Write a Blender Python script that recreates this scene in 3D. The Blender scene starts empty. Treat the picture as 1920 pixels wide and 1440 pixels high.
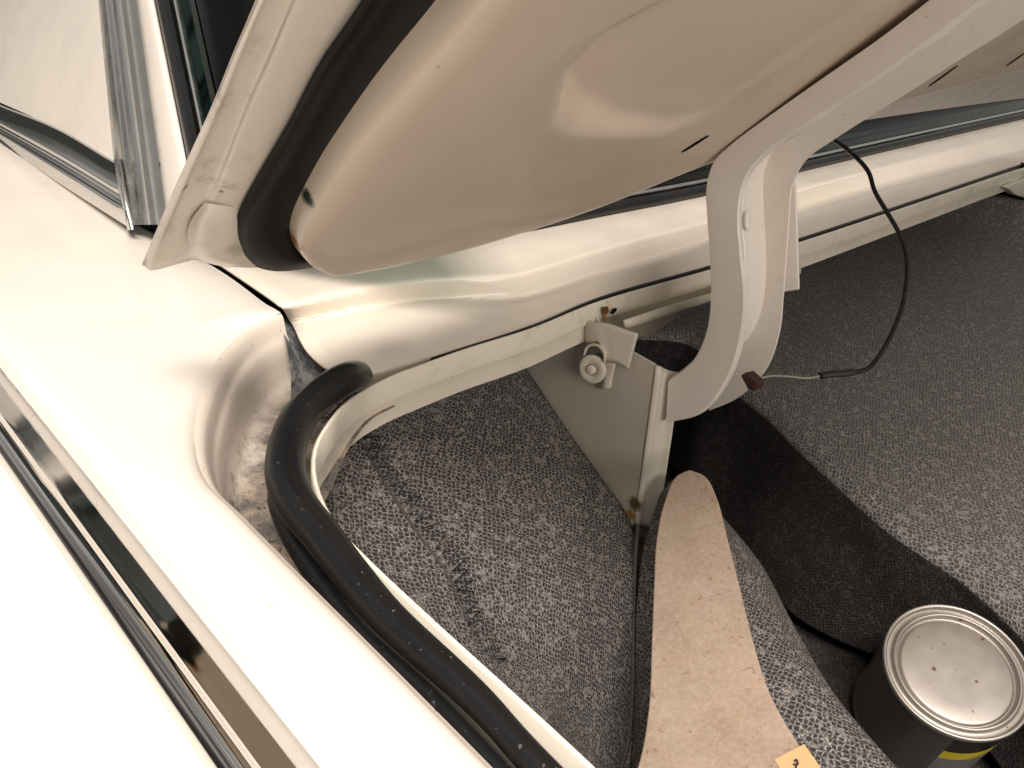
import bpy, bmesh, math, random
import numpy as np
from mathutils import Vector, Matrix
random.seed(7); rng = np.random.default_rng(7)
sc = bpy.context.scene

# ------------------------------------------------------------------ camera
F = 1550.0                                   # focal length in pixels of a 1920 px wide frame
def nrm(v):
    v = np.array(v, float); return v/np.linalg.norm(v)
AX = nrm((1740, -630, F)); AZ = nrm((585000, -5250000*1.0, -2790000))
AZ = -nrm(np.cross(AX, nrm((-1760, -1020, F))));  AZ = AZ if AZ[1] < 0 else -AZ
AY = np.cross(AZ, AX)
M = np.array([AX, AY, AZ])                   # camera axes -> car axes (x right, y forward, z up)
def ray(u, v): return M @ nrm((u-960, v-720, F))
CAM = np.array([-0.209, -0.339, 0.26])
cam_d = bpy.data.cameras.new('camera'); cam = bpy.data.objects.new('camera', cam_d)
sc.collection.objects.link(cam); sc.camera = cam
cam_d.sensor_fit = 'HORIZONTAL'; cam_d.sensor_width = 36; cam_d.lens = 36*F/1920
cam_d.clip_start = 0.01; cam_d.clip_end = 100
R = M @ np.diag([1, -1, -1])
cam.matrix_world = Matrix([[*R[i], CAM[i]] for i in range(3)] + [[0, 0, 0, 1]])

# ------------------------------------------------------------------ world, lamps, exposure
sc.view_settings.view_transform = 'Standard'; sc.view_settings.look = 'None'
sc.view_settings.exposure = -0.3; sc.view_settings.gamma = 1.0
w = bpy.data.worlds.new('World'); sc.world = w; w.use_nodes = True
nt = w.node_tree; nt.nodes.clear()
wo = nt.nodes.new('ShaderNodeOutputWorld'); wb = nt.nodes.new('ShaderNodeBackground')
tc = nt.nodes.new('ShaderNodeTexCoord'); sp = nt.nodes.new('ShaderNodeSeparateXYZ')
rp = nt.nodes.new('ShaderNodeValToRGB')
mr = nt.nodes.new('ShaderNodeMapRange'); mr.inputs[1].default_value = -1; mr.inputs[2].default_value = 1
nt.links.new(tc.outputs['Generated'], sp.inputs[0]); nt.links.new(sp.outputs[2], mr.inputs[0])
nt.links.new(mr.outputs[0], rp.inputs[0]); wn = nt.nodes.new('ShaderNodeTexNoise'); wn.inputs['Scale'].default_value = 2.6; wn.inputs['Detail'].default_value = 1; nt.links.new(tc.outputs['Generated'], wn.inputs['Vector'])
wr = nt.nodes.new('ShaderNodeMapRange'); wr.inputs[1].default_value = .38; wr.inputs[2].default_value = .62; wr.inputs[3].default_value = .35; wr.inputs[4].default_value = 1.5; nt.links.new(wn.outputs['Fac'], wr.inputs[0])
wm = nt.nodes.new('ShaderNodeVectorMath'); wm.operation = 'SCALE'; nt.links.new(rp.outputs[0], wm.inputs[0]); nt.links.new(wr.outputs[0], wm.inputs['Scale'])
nt.links.new(wm.outputs[0], wb.inputs[0]); nt.links.new(wb.outputs[0], wo.inputs[0])
el = rp.color_ramp.elements
el[0].position = .0; el[0].color = (.17, .155, .14, 1)
el[1].position = 1.; el[1].color = (.75, .72, .66, 1)
for p, c in ((.46, (.18, .165, .15)), (.54, (.42, .40, .375)), (.75, (.55, .53, .50))):
    e_ = rp.color_ramp.elements.new(p); e_.color = (*c, 1)
wb.inputs[1].default_value = 0.8
def area(name, loc, target, sx, sy, power, col):
    L = bpy.data.lights.new(name, 'AREA'); L.shape = 'RECTANGLE'; L.size = sx; L.size_y = sy
    L.energy = power; L.color = col
    o = bpy.data.objects.new(name, L); sc.collection.objects.link(o); o.location = loc
    o.rotation_euler = (Vector(target)-Vector(loc)).to_track_quat('-Z', 'Y').to_euler()
    return o
area('ceiling_light_bay', (-.8, -1.0, 2.1), (-.15, .05, 0), 1.4, .5, 130, (1, .94, .89))
area('rear_fill_light', (-.4, -2.2, .78), (.4, 0, .05), 1.8, .7, 38, (1, .92, .855))  # unseen fill lamp added low behind the car for trunk and lid underside
sc.cycles.max_bounces = 8

# ------------------------------------------------------------------ picking points in the car's space
def pz(u, v, z=0.):
    r = ray(u, v); return CAM + r*((z-CAM[2])/r[2])
def px(u, v, x):
    r = ray(u, v); return CAM + r*((x-CAM[0])/r[0])
def py(u, v, y):
    r = ray(u, v); return CAM + r*((y-CAM[1])/r[1])
def pd(u, v, d): return CAM + M @ (np.array([(u-960)/F, (v-720)/F, 1])*d)
def depth(p): return float((M.T @ (np.array(p)-CAM))[2])
def uv_of(p):
    c = M.T @ (np.array(p)-CAM); return 960+F*c[0]/c[2], 720+F*c[1]/c[2]

# ------------------------------------------------------------------ mesh helpers
def cr(P, n):
    """n points evenly spaced along a Catmull-Rom curve through P"""
    P = [np.array(p, float) for p in P]
    if len(P) == 2: return [P[0]+(P[1]-P[0])*t for t in np.linspace(0, 1, n)]
    Q = [2*P[0]-P[1]]+P+[2*P[-1]-P[-2]]; out = []
    for i in range(1, len(Q)-2):
        p0, p1, p2, p3 = Q[i-1:i+3]
        d = [max(np.linalg.norm(b-a)**.5, 1e-5) for a, b in ((p0, p1), (p1, p2), (p2, p3))]
        t0, t1 = 0, d[0]; t2 = t1+d[1]; t3 = t2+d[2]
        for t in np.linspace(t1, t2, 14, endpoint=False):
            A1 = p0*(t1-t)/(t1-t0)+p1*(t-t0)/(t1-t0); A2 = p1*(t2-t)/(t2-t1)+p2*(t-t1)/(t2-t1)
            A3 = p2*(t3-t)/(t3-t2)+p3*(t-t2)/(t3-t2)
            B1 = A1*(t2-t)/(t2-t0)+A2*(t-t0)/(t2-t0); B2 = A2*(t3-t)/(t3-t1)+A3*(t-t1)/(t3-t1)
            out.append(B1*(t2-t)/(t2-t1)+B2*(t-t1)/(t2-t1))
    out.append(P[-1]); out = np.array(out)
    s = np.r_[0, np.cumsum(np.linalg.norm(np.diff(out, axis=0), axis=1))]
    tt = np.linspace(0, s[-1], n)
    return [np.array([np.interp(q, s, out[:, k]) for k in range(out.shape[1])]) for q in tt]
def obj(name, me, mat, parent=None, **props):
    o = bpy.data.objects.new(name, me); sc.collection.objects.link(o)
    if mat: me.materials.append(mat)
    if parent: o.parent = parent
    for k, v in props.items(): o[k] = v
    return o
def grid_mesh(name, G, smooth=True):
    """mesh from a grid of points, uv in metres"""
    nr, nc = len(G), len(G[0]); A = np.array(G)
    su = np.r_[0, np.cumsum(np.linalg.norm(np.diff(A, axis=1), axis=2).mean(0))]
    sv = np.r_[0, np.cumsum(np.linalg.norm(np.diff(A, axis=0), axis=2).mean(1))]
    f = [(i*nc+j, i*nc+j+1, (i+1)*nc+j+1, (i+1)*nc+j) for i in range(nr-1) for j in range(nc-1)]
    me = bpy.data.meshes.new(name); me.from_pydata(A.reshape(-1, 3).tolist(), [], f)
    uv = me.uv_layers.new(name='UVMap').data
    for p in me.polygons:
        p.use_smooth = smooth
        for li, vi in zip(p.loop_indices, p.vertices): uv[li].uv = (su[vi % nc], sv[vi//nc])
    return me
def loft(name, rows, mat, parent=None, n=80, m=0, thick=0, offset=-1, flip=False, **props):
    """rows: curves across which a sheet is stretched; m>0 smooths between the rows with m rows in all"""
    G = [cr(r, n) for r in rows]
    if m:
        cols = [cr([G[i][j] for i in range(len(G))], m) for j in range(n)]
        G = [[cols[j][i] for j in range(n)] for i in range(m)]
    if flip: G = G[::-1]
    o = obj(name, grid_mesh(name, G), mat, parent, **props)
    if thick:
        if offset in (-1, 1):
            i, j = len(G)//2, len(G[0])//2; a = np.array(G[i][j])
            nv = np.cross(np.array(G[i][j+1])-a, np.array(G[i+1 if i+1 < len(G) else i-1][j])-a)*(1 if i+1 < len(G) else -1)
            offset = -1 if nv @ (CAM-a) > 0 else 1
        s = o.modifiers.new('thickness', 'SOLIDIFY'); s.thickness = thick; s.offset = offset
    return o
def tube(name, path, r, mat, parent=None, n=0, seg=12, squash=None, **props):
    P = cr(path, n) if n else [np.array(p, float) for p in path]
    k = len(P); rr = r if hasattr(r, '__len__') else [r]*k
    V = []; up = None
    for i in range(k):
        t = nrm(P[min(i+1, k-1)]-P[max(i-1, 0)])
        if up is None: up = np.array([0, 0, 1.]) if abs(t[2]) < .9 else np.array([1., 0, 0])
        a = nrm(np.cross(up, t)); b = np.cross(t, a); up = b
        for j in range(seg):
            q = 2*math.pi*j/seg; sq = squash or (1, 1)
            V.append(P[i]+rr[i]*(a*math.cos(q)*sq[0]+b*math.sin(q)*sq[1]))
    f = [(i*seg+j, i*seg+(j+1) % seg, (i+1)*seg+(j+1) % seg, (i+1)*seg+j) for i in range(k-1) for j in range(seg)]
    f += [tuple(range(seg))[::-1], tuple(range((k-1)*seg, k*seg))]
    me = bpy.data.meshes.new(name); me.from_pydata([v.tolist() for v in V], [], f)
    for p in me.polygons: p.use_smooth = len(p.vertices) == 4
    return obj(name, me, mat, parent, **props)
def prism(name, poly, ext, mat, parent=None, bevel=0, **props):
    """flat outline given thickness along the vector ext"""
    bm = bmesh.new(); e = np.array(ext, float)
    vs = [bm.verts.new(p) for p in poly]; f = bm.faces.new(vs)
    g = bmesh.ops.extrude_face_region(bm, geom=[f])
    bmesh.ops.translate(bm, verts=[v for v in g['geom'] if isinstance(v, bmesh.types.BMVert)], vec=e.tolist())
    bmesh.ops.recalc_face_normals(bm, faces=bm.faces)
    me = bpy.data.meshes.new(name); bm.to_mesh(me); bm.free()
    o = obj(name, me, mat, parent, **props)
    if bevel:
        b = o.modifiers.new('bevel', 'BEVEL'); b.width = bevel; b.segments = 3; b.limit_method = 'ANGLE'
        for p in me.polygons: p.use_smooth = True
    return o
def lathe(name, prof, base, axis, mat, parent=None, seg=72, **props):
    a = nrm(axis); t = nrm(np.cross(a, (0.31, .9, .2))); b = np.cross(a, t); V = []
    for r, h in prof:
        for j in range(seg):
            q = 2*math.pi*j/seg; V.append(np.array(base)+a*h+r*(t*math.cos(q)+b*math.sin(q)))
    k = len(prof)
    f = [(i*seg+j, i*seg+(j+1) % seg, (i+1)*seg+(j+1) % seg, (i+1)*seg+j) for i in range(k-1) for j in range(seg)]
    if prof[-1][0] > 1e-5 and props.pop('cap', True): f.append(tuple(range((k-1)*seg, k*seg)))
    props.pop('cap', None)
    me = bpy.data.meshes.new(name); me.from_pydata([v.tolist() for v in V], [], f)
    for p in me.polygons: p.use_smooth = len(p.vertices) == 4
    return obj(name, me, mat, parent, **props)

# ------------------------------------------------------------------ materials
class NT:
    def __init__(s, name):
        s.m = bpy.data.materials.new(name); s.m.use_nodes = True; s.t = s.m.node_tree
        s.b = s.t.nodes['Principled BSDF']; s.tc = s.t.nodes.new('ShaderNodeTexCoord')
    def n(s, k, **kw):
        o = s.t.nodes.new(k)
        for a, v in kw.items(): setattr(o, a, v)
        return o
    def l(s, a, b): s.t.links.new(a, b)
    def noise(s, scale, detail=4, rough=.55, vec=None, dist=0):
        o = s.n('ShaderNodeTexNoise'); o.inputs['Scale'].default_value = scale; o.inputs['Detail'].default_value = detail
        o.inputs['Roughness'].default_value = rough; o.inputs['Distortion'].default_value = dist
        s.l(vec if vec else s.tc.outputs['Object'], o.inputs['Vector']); return o.outputs['Fac']
    def ramp(s, fac, a, b, ca=(0, 0, 0, 1), cb=(1, 1, 1, 1), interp='LINEAR'):
        o = s.n('ShaderNodeValToRGB'); e = o.color_ramp.elements; o.color_ramp.interpolation = interp
        e[0].position = a; e[1].position = b; e[0].color = ca; e[1].color = cb; s.l(fac, o.inputs[0]); return o.outputs[0]
    def mix(s, fac, a, b, mode='MIX'):
        o = s.n('ShaderNodeMix', data_type='RGBA', blend_type=mode)
        for i, v in ((0, fac), (6, a), (7, b)):
            if isinstance(v, (int, float)): o.inputs[i].default_value = v
            elif isinstance(v, tuple): o.inputs[i].default_value = v if len(v) == 4 else (*v, 1)
            else: s.l(v, o.inputs[i])
        return o.outputs[2]
    def math(s, op, a, b=0., c=0.):
        o = s.n('ShaderNodeMath', operation=op)
        for i, v in enumerate((a, b, c)):
            if isinstance(v, (int, float)): o.inputs[i].default_value = v
            else: s.l(v, o.inputs[i])
        return o.outputs[0]
    def bump(s, h, strength=.3, dist=.001):
        o = s.n('ShaderNodeBump'); o.inputs['Strength'].default_value = strength; o.inputs['Distance'].default_value = dist
        s.l(h, o.inputs['Height']); s.l(o.outputs[0], s.b.inputs['Normal'])
    def near(s, p, r, wob=.5):
        """1 inside a ragged blob of radius r around p (a stain with its own shape)"""
        d = s.n('ShaderNodeVectorMath', operation='DISTANCE'); s.l(s.tc.outputs['Object'], d.inputs[0]); d.inputs[1].default_value = tuple(p)
        q = s.math('ADD', s.math('DIVIDE', d.outputs['Value'], r), s.math('MULTIPLY', s.math('SUBTRACT', s.noise(2.2/r, 4), .5), 2*wob))
        return s.ramp(q, .5, 1.05, (1, 1, 1, 1), (0, 0, 0, 1))
CREAM = (.80, .725, .63)
def paint(name, base=CREAM, rough=.30, coat=.22, dirt=.0, stains=(), orange=.012):
    s = NT(name); b = s.b
    v = s.noise(9, 3); c = s.mix(s.ramp(v, .35, .7), base, tuple(x*.94 for x in base))
    if dirt:
        g = s.noise(75, 6, .7); g2 = s.noise(14, 3)
        fac = s.math('MULTIPLY', s.ramp(g, .5, .72), s.ramp(g2, .45, .62))
        c = s.mix(s.math('MULTIPLY', fac, dirt), c, (.27, .21, .15))
    sp = s.ramp(s.noise(160, 2, .5), .775, .79); c = s.mix(s.math('MULTIPLY', sp, .55), c, (.30, .24, .18))
    for p, r, col in stains: c = s.mix(s.near(p, r), c, col)
    s.l(c, b.inputs['Base Color']); b.inputs['Roughness'].default_value = rough
    s.l(s.ramp(s.noise(22, 4), .3, .8, (rough*.75,)*3+(1,), (rough*1.5,)*3+(1,)), b.inputs['Roughness'])
    b.inputs['Coat Weight'].default_value = coat; b.inputs['Coat Roughness'].default_value = .06
    s.bump(s.math('ADD', s.noise(60, 2), s.math('MULTIPLY', s.noise(700, 2), .3)), orange, .002)
    return s.m
def rubber(name, dust=.3):
    s = NT(name); c = s.mix(s.ramp(s.noise(18, 3), .3, .7), (.006, .006, .0065), (.012, .012, .013))
    c = s.mix(s.math('MULTIPLY', s.ramp(s.noise(420, 2, .5), .70, .745), dust), c, (.30, .27, .23))
    c = s.mix(s.math('MULTIPLY', s.ramp(s.noise(30, 5, .7), .55, .8), dust*.35), c, (.12, .10, .085))
    s.l(c, s.b.inputs['Base Color']); s.b.inputs['Roughness'].default_value = .34; s.b.inputs['Specular IOR Level'].default_value = .3
    s.bump(s.noise(900, 3), .12, .0005); return s.m
def chrome(name, rough=.05, base=.78):
    s = NT(name); s.b.inputs['Metallic'].default_value = 1; s.b.inputs['Base Color'].default_value = (base, base*.985, base*.96, 1)
    s.l(s.ramp(s.noise(50, 4), .3, .8, (rough,)*3+(1,), (rough*2.2,)*3+(1,)), s.b.inputs['Roughness']); return s.m
def weave(name, cell=.0037, light=(.40, .37, .345), mid=(.155, .134, .118), dark=(.034, .031, .032)):
    s = NT(name); uv = s.tc.outputs['UV']
    w_ = s.n('ShaderNodeTexNoise'); w_.inputs['Scale'].default_value = 90; w_.inputs['Detail'].default_value = 2; s.l(uv, w_.inputs['Vector'])
    a = s.n('ShaderNodeVectorMath', operation='SUBTRACT'); s.l(w_.outputs['Color'], a.inputs[0]); a.inputs[1].default_value = (.5, .5, .5)
    k = s.n('ShaderNodeVectorMath', operation='SCALE'); s.l(a.outputs[0], k.inputs[0]); k.inputs['Scale'].default_value = cell*1.1
    q = s.n('ShaderNodeVectorMath', operation='ADD'); s.l(uv, q.inputs[0]); s.l(k.outputs[0], q.inputs[1])
    mp = s.n('ShaderNodeMapping'); mp.inputs['Rotation'].default_value = (0, 0, .5); s.l(q.outputs[0], mp.inputs['Vector'])
    vo = s.n('ShaderNodeTexVoronoi', feature='DISTANCE_TO_EDGE'); vo.inputs['Scale'].default_value = 1/cell; vo.inputs['Randomness'].default_value = .5
    s.l(mp.outputs[0], vo.inputs['Vector'])
    e = vo.outputs['Distance']
    thread = s.ramp(e, .075, .19, (1, 1, 1, 1), (0, 0, 0, 1))
    fl = s.noise(620, 2, .55, uv)
    thr_col = s.mix(s.ramp(fl, .46, .62), mid, light)
    fib = s.noise(1400, 3, .7, uv)
    drk = s.mix(s.ramp(fib, .4, .75), dark, tuple(x*2.6 for x in dark))
    c = s.mix(thread, drk, thr_col)
    c = s.mix(s.math('MULTIPLY', s.ramp(fib, .3, .7), .35), c, (0, 0, 0, 1), 'MULTIPLY') if False else c
    s.l(c, s.b.inputs['Base Color']); s.b.inputs['Roughness'].default_value = .95; s.b.inputs['Specular IOR Level'].default_value = .15
    h = s.math('ADD', s.math('MULTIPLY', s.ramp(e, .0, .35), -.55), s.math('MULTIPLY', fib, .45))
    s.bump(h, .9, .002); return s.m
def carpet(name, dark=(.045, .040, .039), light=(.20, .178, .165)):
    s = NT(name); uv = s.tc.outputs['UV']
    f = s.noise(250, 4, .7, uv); g = s.noise(520, 3, .7, uv); b_ = s.noise(9, 3, .5, uv)
    vo = s.n('ShaderNodeTexVoronoi'); vo.inputs['Scale'].default_value = 330; s.l(uv, vo.inputs['Vector'])
    c = s.mix(s.ramp(f, .40, .66), dark, light)
    c = s.mix(s.math('MULTIPLY', s.ramp(g, .6, .72), .6), c, (.36, .33, .31))
    c = s.mix(s.math('MULTIPLY', s.ramp(b_, .35, .7), .35), c, (.075, .064, .060))
    s.l(c, s.b.inputs['Base Color']); s.b.inputs['Roughness'].default_value = .97; s.b.inputs['Specular IOR Level'].default_value = .1
    s.bump(s.math('ADD', s.math('MULTIPLY', vo.outputs['Distance'], -.6), f), 1., .003); return s.m
def plain(name, col, rough=.5, metal=0., noise_amt=.15, scale=40, coat=0, spec=.5):
    s = NT(name); c = s.mix(s.ramp(s.noise(scale, 4), .3, .75), col, tuple(x*(1-noise_amt) for x in col))
    s.l(c, s.b.inputs['Base Color']); s.b.inputs['Roughness'].default_value = rough; s.b.inputs['Metallic'].default_value = metal
    s.b.inputs['Coat Weight'].default_value = coat; s.b.inputs['Specular IOR Level'].default_value = spec; return s.m
def gutter_mat():
    s = NT('gutter_paint'); uv = s.n('ShaderNodeSeparateXYZ'); s.l(s.tc.outputs['UV'], uv.inputs[0])
    wob = s.math('MULTIPLY', s.math('SUBTRACT', s.noise(55, 5, .65), .5), .030)
    low = s.ramp(s.math('ADD', uv.outputs[1], wob), .040, .052)            # dirt has settled on the channel floor
    base = s.mix(s.ramp(s.noise(10, 3), .3, .7), (.70, .61, .515), (.64, .55, .455))
    grime = s.mix(s.ramp(s.noise(38, 5, .6), .38, .56), (.36, .275, .205), (.085, .075, .066))
    grime = s.mix(s.ramp(s.noise(260, 3, .6), .56, .66), grime, (.035, .030, .026))
    c = s.mix(s.math('MULTIPLY', low, .92), base, grime)
    c = s.mix(s.math('MULTIPLY', s.ramp(s.noise(210, 2, .5), .70, .73), .6), c, (.20, .15, .11))
    s.l(c, s.b.inputs['Base Color'])
    s.l(s.mix(low, (.40, .40, .40), (.9, .9, .9)), s.b.inputs['Roughness'])
    s.l(s.mix(low, (.2, .2, .2), (0, 0, 0)), s.b.inputs['Coat Weight'])
    s.bump(s.math('MULTIPLY', s.noise(170, 5, .7), low), .8, .003); return s.m
PAINT = paint('cream_paint'); PAINT_LID = paint('lid_paint', base=(.72, .64, .53), dirt=.55, rough=.26)
PAINT_OLD = paint('worn_cream_paint', base=(.74, .68, .56), dirt=.7, rough=.4, coat=.15, orange=.08)
PAINT_FLG = paint('lip_paint', base=(.78, .71, .58), dirt=.45, rough=.32, coat=.3, orange=.06)
RUB = rubber('black_rubber'); RUB2 = rubber('clean_rubber', .08); CHR = chrome('chrome', .05, .66); CHR2 = chrome('brushed_trim', .16, .72)
WEAVE = weave('woven_fabric'); CARPET = weave('floor_tweed', .0044, (.42, .395, .375), (.195, .178, .167), (.062, .057, .056))
BLACK = plain('black_void_paint', (.006, .006, .006), .9, spec=.1)

# ================================================================== THE CAR
car = bpy.data.objects.new('car', None); sc.collection.objects.link(car); car.location = (0, 0, 0)
car['label'] = 'cream classic car with its trunk lid raised on a gooseneck hinge'; car['category'] = 'car'

# -------- trunk opening outlines
outer = [(-.061, -1.0, 0), (-.061, -.5, 0), (-.061, -.3, 0)] + [pz(*q, 0) for q in
         [(918, 1440), (720, 1240), (560, 1080), (440, 958), (389, 907), (366, 840), (374, 750), (415, 662), (470, 612), (527, 588)]]
flange = [(-.03, -1.0, -.004), (-.03, -.5, -.004), (-.03, -.3, -.004)] + [pz(*q, -.004) for q in
          [(1122, 1440), (800, 1146), (690, 1043), (636, 985), (603, 925), (592, 868), (600, 826), (622, 790)]] + \
         [pz(*q, -.016) for q in [(655, 752)]] + [pz(*q, -.026) for q in [(700, 724), (745, 702)]]
front_top = [pz(*q, -.030) for q in [(870, 657), (1000, 616), (1122, 567), (1327, 508), (1500, 455), (1920, 315)]]
O = cr(outer, 140); Fl = cr(flange, 140)
seam = [pz(*q, .002) for q in [(527, 588), (480, 552), (415, 505)]] + [np.array((.07, .40, .004)), np.array((.055, .60, .004)), np.array((.05, 1.2, .004))]

# -------- quarter panel (fender top, shoulder and side)
path = O + cr(seam, 40)[1:]
def band(xf, zf): return [np.array((xf(p[1]), p[1]-.0, zf)) for p in path]
rows = [[np.array((x, p[1], z)) for p in path] for x, z in ((-.52, -.42), (-.40, -.25), (-.30, -.145), (-.22, -.075), (-.165, -.030), (-.142, -.013), (-.131, -.0075))]
rows2 = [[np.array((x, p[1], z)) for p in path] for x, z in ((-.131, -.014), (-.1075, -.010), (-.1035, -.002), (-.101, .0035), (-.092, .0062))]
for a, z in ((.35, .0075), (.65, .0070), (.85, .0050), (.95, .0025), (1.0, 0)):
    rows2.append([np.array((-.092+(p[0]+.092)*a, p[1], z)) for p in path])
quarter = loft('quarter_panel', rows2, PAINT, car, n=260, m=40)
loft('body_side', rows, PAINT, quarter, n=60, m=24)
# -------- chrome moulding along the shoulder: round bead + hollow band
ys = [-1.0, -.4, 0, .4, 1.2]
def line(x, z): return [np.array((x, y, z)) for y in ys]
prof = [(-.1340, -.0080), (-.1334, .0005), (-.1300, .0046), (-.1262, .0042), (-.1240, .0020), (-.1225, .0006), (-.1180, -.0010), (-.1120, -.0030), (-.1065, -.0048), (-.1030, -.0050)]
loft('chrome_moulding', [line(*p) for p in prof], CHR, car, n=30, m=60)

# -------- trunk gutter: rolled edge, wall, dirty floor
def between(a, z, sag=0):
    out = []
    for i, (o, f) in enumerate(zip(O, Fl)):
        t = max(0, (i/(len(O)-1)-.80)/.20); k = a*(1-.86*t*t*max(0, 1-a/.55)**.6)
        out.append(np.array((o[0]+(f[0]-o[0])*k, o[1]+(f[1]-o[1])*k, z)))
    return out
rows = [between(a, z) for a, z in ((0, 0), (.05, -.0012), (.09, -.004), (.12, -.009), (.15, -.016), (.19, -.0205), (.22, -.027), (.26, -.040), (.32, -.049), (.5, -.052), (.75, -.053), (1.0, -.053))]
loft('trunk_gutter', rows, gutter_mat(), quarter, n=240, m=60)
# grey sealer in the gap between quarter panel and cowl
SEAL = NT('seam_sealer'); _s = SEAL
c_ = _s.mix(_s.ramp(_s.noise(70, 5, .65), .4, .62), (.085, .095, .105), (.30, .29, .27)); c_ = _s.mix(_s.ramp(_s.noise(200, 4), .62, .7), c_, (.02, .02, .02))
_s.l(c_, _s.b.inputs['Base Color']); _s.b.inputs['Roughness'].default_value = .7; _s.bump(_s.noise(120, 5, .7), .9, .004)
loft('seam_sealer', [[pz(*q, z) for q, z in r] for r in (
    (((520, 594), -.008), ((536, 640), -.018), ((545, 700), -.036), ((545, 760), -.052)),
    (((536, 596), -.020), ((560, 640), -.030), ((580, 700), -.044), ((585, 760), -.055)),
    (((575, 600), -.030), ((620, 650), -.042), ((670, 700), -.052), ((700, 740), -.058)))], SEAL.m, quarter, n=24, m=16)

# -------- opening flange (upright lip)
lip_top = Fl[:-1] + cr([Fl[-1]]+front_top+[front_top[-1]+np.array((.5, 0, 0))], 110)
lip_h = [.012 for p in lip_top]
lip_bot = [p-np.array((0, 0, h+.008)) for p, h in zip(lip_top, lip_h)]
lip_in = []
for i, p in enumerate(lip_top):
    t = nrm(lip_top[min(i+1, len(lip_top)-1)]-lip_top[max(i-1, 0)]); nx = np.array((-t[1], t[0], 0)); lip_in.append(nx)
flg = loft('opening_flange', [[b+n_*.0 for b, n_ in zip(lip_bot, lip_in)], [p-np.array((0, 0, .0012)) for p in lip_top], [p+n_*.0012+np.array((0, 0, .0004)) for p, n_ in zip(lip_top, lip_in)],
      [p+n_*.0028-np.array((0, 0, .0012)) for p, n_ in zip(lip_top, lip_in)], [p+n_*.003-np.array((0, 0, .040)) for p, n_ in zip(lip_top, lip_in)]], PAINT_FLG, car, n=300)
# -------- bulb weatherstrip and its thin outer lip
sealp = [(-.0490, -1.0, -.003), (-.0490, -.5, -.003)] + [pz(*q, -.002) for q in [(1012, 1440), (893, 1310), (727, 1157), (655, 1072), (602, 1003), (556, 945), (536, 895), (538, 841), (561, 783), (600, 742), (640, 714)]] + [pz(660, 706, -.008), pz(678, 705, -.020)]
wp = cr(sealp, 190)
tube('weatherstrip', wp, [(1, 1, .97, .88, .6)[max(0, i-185)]*(.0060+.0048*min(1, max(0, (p[1]+.20)/.19))) for i, p in enumerate(wp)], RUB, car, seg=22)
fl2 = [(-.060, -1.0, -.018), (-.060, -.5, -.018)] + [pz(*q, z) for q, z in [((930, 1440), -.016), ((795, 1296), -.018), ((668, 1180), -.020), ((584, 1066), -.022), ((536, 985), -.024), ((520, 925), -.026), ((540, 890), -.03)]]
tube('weatherstrip_lip', fl2, .0056, RUB, bpy.data.objects['weatherstrip'], n=120, seg=14)

# -------- cowl panel between trunk opening and rear window
_u0 = pz(530, 578, 0); _u1 = pz(423, 507, 0)
base_line = [_u0+(_u1-_u0)*2.1, np.array((.14, .31, .004)), pz(700, 482, .0), pz(920, 447, .0), pz(1100, 411, 0), pz(1320, 367, .0)] + [py(1500, 322, .262), py(1700, 274, .272), py(1920, 222, .285)]
base_line.append(base_line[-1]*1.0+(base_line[-1]-base_line[-2])*.9)
def crow(pts, z, tail=True):
    P = [pz(u, v, z if not hasattr(z, '__len__') else z[i]) for i, (u, v) in enumerate(pts)]
    if tail: P.append(P[-1]+(P[-1]-P[-2])*.7)
    return P
xs = (643, 747, 851, 955, 1000, 1150, 1320, 1500, 1920)
def R9(first, vs): return [first]+list(zip(xs, vs))
up_ = crow(R9((530, 578), (551, 531, 522, 520, 508, 463, 418, 358, 250)), 0)
md_ = crow(R9((545, 602), (586, 567, 558, 560, 551, 503, 452, 385, 280)), -.0190)
lo_ = crow(R9((556, 622), (600, 581, 568, 568, 561, 513, 465, 400, 291)), -.0172)
gp_ = crow([(690, 708), (745, 693), (870, 652), (1000, 610), (1122, 559), (1327, 500), (1500, 447), (1920, 306)], -.034)
N = 160
U, Mi, Lo, Gp, B = cr(up_, N), cr(md_, N), cr(lo_, N), cr(gp_, N), cr(base_line, N)
def lerp_rows(a, b, t, dz=0): return [p*(1-t)+q*t+np.array((0, 0, dz)) for p, q in zip(a, b)]
def bent(row, left):
    r = [p.copy() for p in row]; d = left-r[0]
    for i in range(26): r[i] = r[i]+d*(1-i/26)**2
    return r
leftfold = [pz(578, 660, -.022), pz(614, 690, -.026), pz(655, 707, -.030)]
L1, L2, L3 = lerp_rows(Lo, Gp, .3, .0015), lerp_rows(Lo, Gp, .62, .001), lerp_rows(Lo, Gp, .86)
rows = [lerp_rows(B, U, 0), lerp_rows(B, U, .35, .002), lerp_rows(B, U, .7, .002), lerp_rows(B, U, .93, .0012), U, lerp_rows(U, Mi, .12, -.0002), lerp_rows(U, Mi, .5, -.0010), lerp_rows(U, Mi, .85, -.0012), Mi, lerp_rows(Mi, Lo, .6, .0004), Lo,
        bent(lerp_rows(Lo, Gp, .08, .0012), pz(562, 635, -.0185)), bent(L1, leftfold[0]), bent(L2, leftfold[1]), bent(L3, leftfold[2]), Gp, lerp_rows(Gp, Gp, 0, -.012)]
COWLP = paint('cowl_paint', base=(.72, .635, .53), rough=.33, coat=.15)
cowl = loft('cowl_panel', rows, COWLP, car, n=N, m=90, thick=.0022)
tube('gap_shade_strip', [p+np.array((.0, -.0022, -.0008)) for p in Gp[4:]], .0026, RUB2, cowl, seg=8)  # black strip added in the open gap to stand for its shade

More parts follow.
